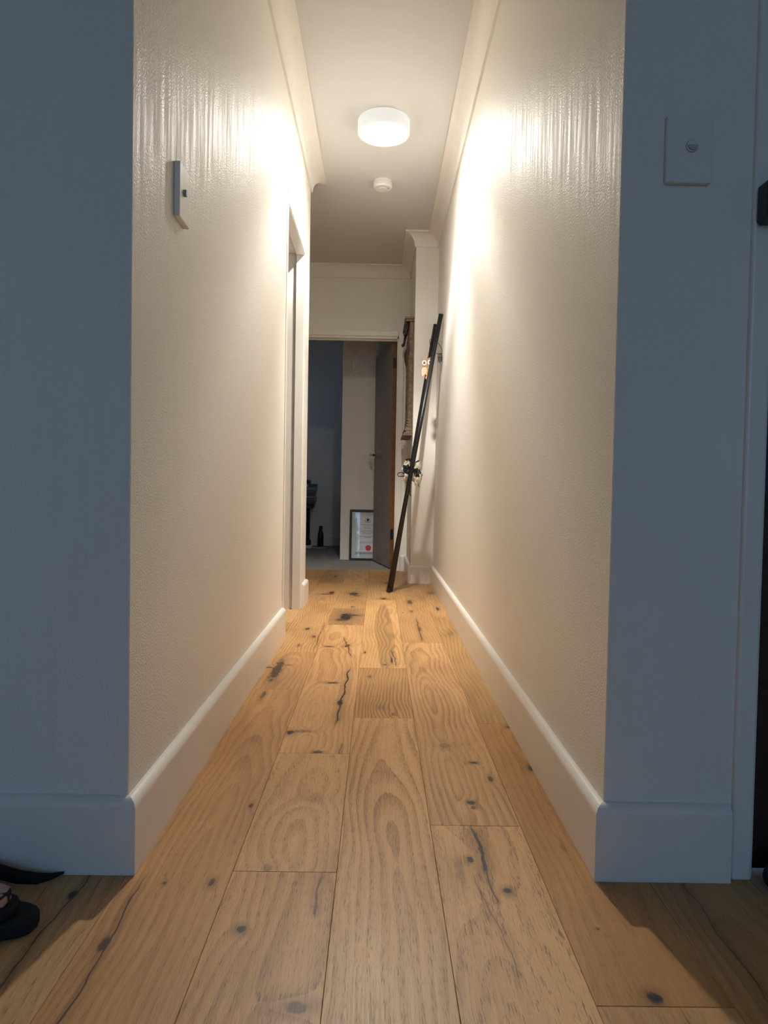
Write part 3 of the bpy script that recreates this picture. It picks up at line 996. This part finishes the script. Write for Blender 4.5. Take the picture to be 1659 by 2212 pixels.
for yy in (YA + .02, YB - .02):
    br = link('scroll_bracket', tube([(-.044, yy - 5.54, .905), (-.050, yy - 5.54, .87), (-.056, yy - 5.54, .835), (-.060, yy - 5.54, .812), (-.068, yy - 5.54, .806), (-.072, yy - 5.54, .818), (-.066, yy - 5.54, .826)], [.011, .011, .010, .010, .010, .009, .006], n=10), M_iron, mir, smooth=True)
    lf = tube([(-.034, yy - 5.54, .79), (-.039, yy - 5.54, .76), (-.041, yy - 5.54, .72), (-.038, yy - 5.54, .67), (-.034, yy - 5.54, .62)], [.003, .009, .013, .011, .003], n=10)
    link('carved_leaf', lf, plain('dark_carving', (0.060, 0.042, 0.040), 0.6), mir, smooth=True)

# ------------------------------------------------------------------ framed certificate leaning on the bedroom wall
M_frame = plain('black_frame', (0.014, 0.014, 0.014), 0.45)
mt_, nt, b = new_mat('cream_mat_board')
b.inputs['Base Color'].default_value = (0.62, 0.62, 0.60, 1)
b.inputs['Roughness'].default_value = 0.7
M_mat = mt_
M_paper = plain('white_paper', (0.80, 0.79, 0.77), 0.8, var=0.02)
M_ink = plain('grey_ink', (0.13, 0.13, 0.15), 0.8)
M_seal = plain('red_seal', (0.62, 0.03, 0.05), 0.6)
CW, CH = 0.350, 0.492
cert = thing('framed_certificate', 'black framed certificate with a red seal leaning on the bedroom wall', 'picture frame', (-0.272 + CW / 2, 6.690, 0.0065), (R(-6.0), 0, R(0.45)))
fw = .022
for nm, bx in (('frame_side', (-CW / 2, -CW / 2 + fw, 0, .018, 0, CH)), ('frame_side', (CW / 2 - fw, CW / 2, 0, .018, 0, CH)),
               ('frame_rail', (-CW / 2 + fw, CW / 2 - fw, 0, .018, 0, fw)), ('frame_rail', (-CW / 2 + fw, CW / 2 - fw, 0, .018, CH - fw, CH))):
    link(nm, box(*bx), M_frame, cert, bevel=0.001)
link('mat_board', box(-CW / 2 + fw, CW / 2 - fw, .0105, .016, fw, CH - fw), M_mat, cert)
pap = link('certificate_sheet', box(-.105, .105, .0090, .0104, .085, CH - .060), M_paper, cert)
link('silver_band', box(-.115, .115, .0098, .0104, .060, .083), plain('silver_card', (0.35, 0.36, 0.37), 0.4, 0.3), cert)
bm = bmesh.new()
r3 = random.Random(9)
for zz, half in ((.345, .070), (.333, .030), (.312, .034), (.290, .062), (.278, .075), (.267, .055), (.256, .048), (.232, .075), (.221, .034), (.180, .075), (.168, .078)):
    xx = -half
    while xx < half:
        wl = r3.uniform(.006, .016)
        box(xx, min(half, xx + wl), .0084, .0091, zz, zz + (.0042 if zz in (.232, .221, .312) else .003), bm)
        xx += wl + .003
link('printed_lines', bm, M_ink, pap)['kind'] = 'stuff'
bm = bmesh.new()
for zz in (.128, .110):
    box(-.078, -.045, .0084, .0091, zz, zz + .002, bm)
link('signature_lines', bm, M_ink, pap)
bm = disc_y(0, .392, .012, .013, .0080, .0091, 16)
box(-.018, -.013, .0080, .0091, .396, .408, bm)
box(-.004, .004, .0080, .0091, .407, .414, bm)
box(.013, .018, .0080, .0091, .396, .408, bm)
for k in range(7):
    a = R(200 + k * 23.3)
    box(.026 * math.cos(a) - .0035, .026 * math.cos(a) + .0035, .0080, .0091, .395 + .026 * math.sin(a) - .003, .395 + .026 * math.sin(a) + .003, bm)
link('crest', bm, plain('crest_ink', (0.02, 0.02, 0.025), 0.7), pap)
link('red_seal', disc_y(0.008, .122, .028, .028, .0078, .0091, 36), M_seal, pap)
link('glass', box(-CW / 2 + fw, CW / 2 - fw, .0055, .0070, fw, CH - fw), M_glass, cert)

# ------------------------------------------------------------------ bedroom: bottle, table, books, power board
M_bot = plain('matte_black_bottle', (0.010, 0.014, 0.015), 0.4)
bo = thing('steel_bottle', 'matte black drink bottle standing on the bedroom carpet', 'bottle', (-0.678, 8.27, 0.0065))
link('body', lathe([(0, 0), (.033, 0), (.035, .004), (.035, .110), (.033, .140), (.026, .175), (.0195, .195), (.0185, .205), (0, .205)], 28), M_bot, bo, smooth=True)
link('cap', lathe([(0, .204), (.0205, .204), (.021, .210), (.021, .236), (.017, .243), (0, .243)], 28), M_bot, bo, smooth=True)
link('logo_dot', disc_y(0, .220, .004, .004, -.0225, -.0195, 12), M_chrome, bo)

M_tbl = plain('black_painted_wood', (0.010, 0.011, 0.013), 0.45)
M_top = plain('dark_brown_table_top', (0.10, 0.055, 0.035), 0.5)
tb = thing('side_table', 'black table with paired turned legs against the bedroom wall', 'table', (-0.80, 8.2, 0.0065))
TOP = .535
link('top', box(-.62, .048, -.18, .17, TOP - .032, TOP), M_top, tb, bevel=0.006)
link('apron', box(-.60, .030, -.16, .15, TOP - .085, TOP - .032), M_tbl, tb, bevel=0.003)


def leg(x, y):
    return lathe([(0, .085), (.013, .085), (.016, .10), (.011, .115), (.013, .13), (.0135, .40), (.011, .42), (.017, .43), (.017, .452), (0, .452)], 16, cx=x, cy=y)


for lx in (-.010, .027 - .064, -.53, -.567):
    link('leg', leg(lx + .006, -.10), M_tbl, tb, smooth=True)
for fx in (-.018, -.545):
    bm = box(fx - .040, fx + .040, -.145, -.06, .030, .090)
    link('foot_block', bm, M_tbl, tb, bevel=0.012)
    bm = poly_y([(fx - .055, 0), (fx + .062, 0), (fx + .040, .018), (fx + .034, .034), (fx - .034, .034), (fx - .045, .018)], -.16, -.05)
    link('foot', bm, M_tbl, tb, bevel=0.003)
link('brace', tube([(-.045, -.10, .085), (-.12, -.10, .145), (-.26, -.10, .215)], .012, n=8), M_tbl, tb)
link('bracket', tube([(.020, -.10, .452), (.038, -.10, .466), (.046, -.10, .490), (.047, -.10, .520)], .007, n=8), M_tbl, tb)
zt = .0065 + TOP


def book(label, x0, x1, z0, z1, col, page=(0.45, 0.42, 0.36), y0=8.06, y1=8.26, spine='y', stand=False, rot=0.0):
    cx, cy = (x0 + x1) / 2, (y0 + y1) / 2
    t = thing('book', label, 'book', (cx, cy, z0), (0, 0, R(rot)), group='books piled on the bedroom table')
    hx_, hy_, h = (x1 - x0) / 2, (y1 - y0) / 2, z1 - z0
    m = plain('book_cover', col, 0.5)
    if stand:
        bm = box(-hx_, hx_, -hy_, -hy_ + .003, 0, h)
        box(-hx_, hx_, hy_ - .003, hy_, 0, h, bm)
        box(-hx_, -hx_ + .003, -hy_, hy_, 0, h, bm)
        link('cover', bm, m, t)
        link('pages', box(-hx_ + .003, hx_ - .003, -hy_ + .003, hy_ - .003, .003, h - .003), plain('book_pages', page, 0.85), t)
        return t
    bm = box(-hx_, hx_, -hy_, hy_, 0, .0025)
    box(-hx_, hx_, -hy_, hy_, h - .0025, h, bm)
    box(-hx_, hx_, -hy_, -hy_ + .0025, .0025, h - .0025, bm)
    link('cover', bm, m, t, bevel=0.0008)
    link('pages', box(-hx_ + .003, hx_ - .004, -hy_ + .0025, hy_ - .004, .0025, h - .0025), plain('book_pages', page, 0.85), t)
    return t


BK = [('grey blue paperback at the bottom of the pile on the bedroom table', -.835, -.735, .045, (0.10, 0.11, 0.13), -6),
      ('thin pale book near the bottom of the bedroom pile', -.842, -.738, .012, (0.42, 0.42, 0.44), 4),
      ('dull red brown book low in the bedroom pile', -.850, -.748, .042, (0.13, 0.085, 0.075), -2),
      ('olive brown book in the middle of the bedroom pile', -.850, -.728, .034, (0.12, 0.105, 0.085), 6),
      ('grey book under the blue one in the bedroom pile', -.855, -.712, .034, (0.25, 0.24, 0.23), 3)]
z = zt
for lb, x0, x1, h, colr, rt in BK:
    book(lb, x0, x1, z, z + h - .0004, colr, rot=rt)
    z += h
bk = book('blue book with a white spine end near the top of the pile', -.858, -.714, z, z + .0376, (0.025, 0.10, 0.16), rot=1)
link('spine_label', box(-.068, -.030, -.1006, -.0995, .003, .034), plain('pale_label', (0.42, 0.45, 0.42), 0.6), bk)
z += .038
book('black book lying on top of the pile on the bedroom table', -.93, -.795, z, z + .022, (0.02, 0.018, 0.03))
book('dark brown slim book topmost on the bedroom pile', -.93, -.797, z + .0225, z + .046, (0.06, 0.045, 0.035))
book('dark brown book standing upright left of the bedroom pile', -.900, -.868, zt, zt + .165, (0.045, 0.028, 0.026), stand=True)

pb = thing('power_board', 'white power board lying on the carpet under the bedroom table', 'power board', (-0.83, 7.96, 0.0065), (0, 0, R(-14)))
link('body', box(-.16, .085, -.026, .026, 0, .036), M_plast, pb, bevel=0.006)
for k in range(4):
    so = link('socket', box(-.135 + k * .05, -.105 + k * .05, -.016, .016, .0355, .0365), M_grey, pb)
link('end_switch', box(.0845, .087, -.008, .008, .010, .024), M_dark, pb)
link('cable', tube([(.085, .0, .016), (.11, .01, .010), (.15, .04, .004), (.19, .09, .004), (.22, .16, .004)], .0042, n=8), M_plast, pb, smooth=True)

# ------------------------------------------------------------------ left foreground: strap and sandal
M_strap = plain('black_webbing', (0.006, 0.006, 0.008), 0.85, var=0.3, scale=300)
bm = bmesh.new()
path = [(-.80, 1.135, .060, .030), (-.72, 1.160, .046, .028), (-.665, 1.172, .034, .026), (-.62, 1.176, .018, .024), (-.585, 1.178, .008, .022), (-.555, 1.184, .003, .018), (-.535, 1.196, .003, .010), (-.520, 1.208, .006, .002)]
rows = []
for (px_, py_, pz_, w) in path:
    px_ -= .022
    rows.append([bm.verts.new((px_, py_ - w * .35, pz_)), bm.verts.new((px_ , py_ + w * .10, pz_ + w * .80)), bm.verts.new((px_, py_ + w * .10 + .003, pz_ + w * .80)), bm.verts.new((px_, py_ - w * .35 + .003, max(0.0005, pz_ - .002)))])
for a, b_ in zip(rows, rows[1:]):
    for j in range(4):
        bm.faces.new((a[j], a[(j + 1) % 4], b_[(j + 1) % 4], b_[j]))
bm.faces.new(rows[0])
bm.faces.new(rows[-1][::-1])
o = tag(link('webbing_strap', bm, M_strap, smooth=True), 'black webbing strap curling along the floor at the left skirting', 'strap')

sa = thing('sandal', 'black thick-soled sandal with a floral lining at the left edge', 'sandal', (-0.592, 1.062, 0.0))
M_sole = plain('black_rubber_sole', (0.006, 0.006, 0.006), 0.75, var=0.3, scale=200)


def outline(s, n=28):
    pts = []
    for k in range(n):
        a = 6.2832 * k / n
        rx = .115
        x_ = -.04 + rx * math.cos(a)
        w_ = .040 * (1 + .12 * math.cos(a))
        y_ = w_ * math.copysign(abs(math.sin(a)) ** .75, math.sin(a))
        pts.append((x_ * 1.0 + (s - 1) * 0, y_ * s))
    return pts


link('sole', prism([(a * 1.0, b_) for a, b_ in outline(1.0)], 0.001, .025), M_sole, sa, bevel=0.005, seg=3)
link('midsole', prism([(-.048 + (a + .04) * .80, b_ * .90) for a, b_ in outline(1.0)], .0245, .041), M_sole, sa, bevel=0.004)
fm, nt, b = new_mat('floral_lining')
x, y, z_ = coords(nt)
dn, _c = voronoi(nt, x * 62, y * 62, z_ * 62)
fl = (dn + (noise(nt, x * 150, y * 150, z_ * 150, 2) - .5) * .4).step(.55, .40)
nt.links.new(mixc(nt, fl, (0.010, 0.008, 0.009), mixc(nt, noise(nt, x * 90, y * 90, z_ * 90, 1).step(.4, .6), (0.62, 0.32, 0.30), (0.66, 0.42, 0.28))), b.inputs['Base Color'])
b.inputs['Roughness'].default_value = 0.8
link('floral_lining', prism([(-.052 + (a + .04) * .72, b_ * .84) for a, b_ in outline(1.0)], .0405, .056), fm, sa, bevel=0.002)
link('ankle_strap', tube([(-.075, -.030, .052), (-.085, -.033, .071), (-.10, -.034, .096), (-.12, -.030, .12)], .012, n=10, flat=.3), M_sole, sa, smooth=True)

# ------------------------------------------------------------------ outside: hedge and lawn seen in the glass reflections, curtains
mg, nt, b = new_mat('garden_leaves')
x, y, z_ = coords(nt)
d1, c1 = voronoi(nt, x * 9, y * 9, z_ * 9)
n3 = noise(nt, x * 4, y * 4, z_ * 4, 3)
nt.links.new(mixc(nt, (n3 + d1 * 0.5).step(0.4, 0.9), (0.08, 0.22, 0.09), (0.34, 0.55, 0.32)), b.inputs['Base Color'])
b.inputs['Roughness'].default_value = 0.6


def shrub(label, cx, cy, w, h, seed):
    r = random.Random(seed)
    bm = bmesh.new()
    for k in range(1500):
        a, c_ = r.uniform(0, 6.28), r.uniform(-.9, 1)
        rr = r.uniform(.75, 1.0)
        p = Vector((math.cos(a) * (1 - c_ * c_) ** .5 * w * rr, math.sin(a) * (1 - c_ * c_) ** .5 * .45 * rr, h * (.5 + .5 * c_ * rr)))
        nrm = Vector((r.uniform(-1, 1), r.uniform(-1, 1), r.uniform(.1, 1))).normalized()
        t1 = nrm.orthogonal().normalized()
        t2 = nrm.cross(t1)
        s = r.uniform(.08, .15)
        vs = [bm.verts.new(p + t1 * s), bm.verts.new(p + t2 * s * .5 + nrm * .01), bm.verts.new(p - t1 * s), bm.verts.new(p - t2 * s * .5 + nrm * .01)]
        bm.faces.new(vs)
    root = thing('garden_shrub', label, 'shrub', (cx, cy, -.1), group='shrubs outside the window')
    link('foliage', bm, mg, root)
    link('stem', tube([(0, 0, 0), (.02, .01, h * .5), (.0, 0, h * .8)], [.03, .022, .01], n=8), M_top, root)


shrub('tall leafy shrub outside the entry window, left of the curtain', -.80, -4.2, .48, 3.0, 1)
shrub('rounded leafy shrub outside the entry window, right of the curtain', .9, -4.9, .7, 1.1, 2)
struct(link('ground', box(-6, 5, -9, -2.8, -.2, -.1), plain('lawn', (0.10, 0.12, 0.08), 0.9, var=0.3, scale=8)))

cm, nt, b = new_mat('sheer_curtain_cloth')
out = nt.nodes['Material Output']
df = nt.nodes.new('ShaderNodeBsdfDiffuse')
df.inputs[0].default_value = (0.8, 0.8, 0.82, 1)
tl = nt.nodes.new('ShaderNodeBsdfTranslucent')
tl.inputs[0].default_value = (0.8, 0.8, 0.82, 1)
mx = nt.nodes.new('ShaderNodeMixShader')
x, y, z_ = coords(nt)
nt.links.new(((noise(nt, x * 400, y * 400, z_ * 400, 1) * 0.2) + 0.45).s, mx.inputs[0])
nt.links.new(df.outputs[0], mx.inputs[1])
nt.links.new(tl.outputs[0], mx.inputs[2])
nt.links.new(mx.outputs[0], out.inputs[0])


def curtain(label, x0, x1, seed):
    bm = bmesh.new()
    n = int((x1 - x0) / .012)
    prev = None
    for k in range(n + 1):
        x_ = x0 + (x1 - x0) * k / n
        y_ = -2.555 + .022 * math.sin(k * .62 + seed) + .010 * math.sin(k * .23)
        cur = (bm.verts.new((x_, y_, .06)), bm.verts.new((x_, y_, 2.28)))
        if prev:
            bm.faces.new((prev[0], cur[0], cur[1], prev[1]))
        prev = cur
    o = tag(link('sheer_curtain', bm, cm, smooth=True), label, 'curtain', 'curtains at the entry window')
    sd = o.modifiers.new('thick', 'SOLIDIFY')
    sd.thickness = .0015
    return o


curtain('white sheer curtain drawn over the middle of the entry window', -.27, .28, 1.0)
curtain('narrow white sheer curtain gathered at the end of the entry window', -.95, -.72, 2.2)
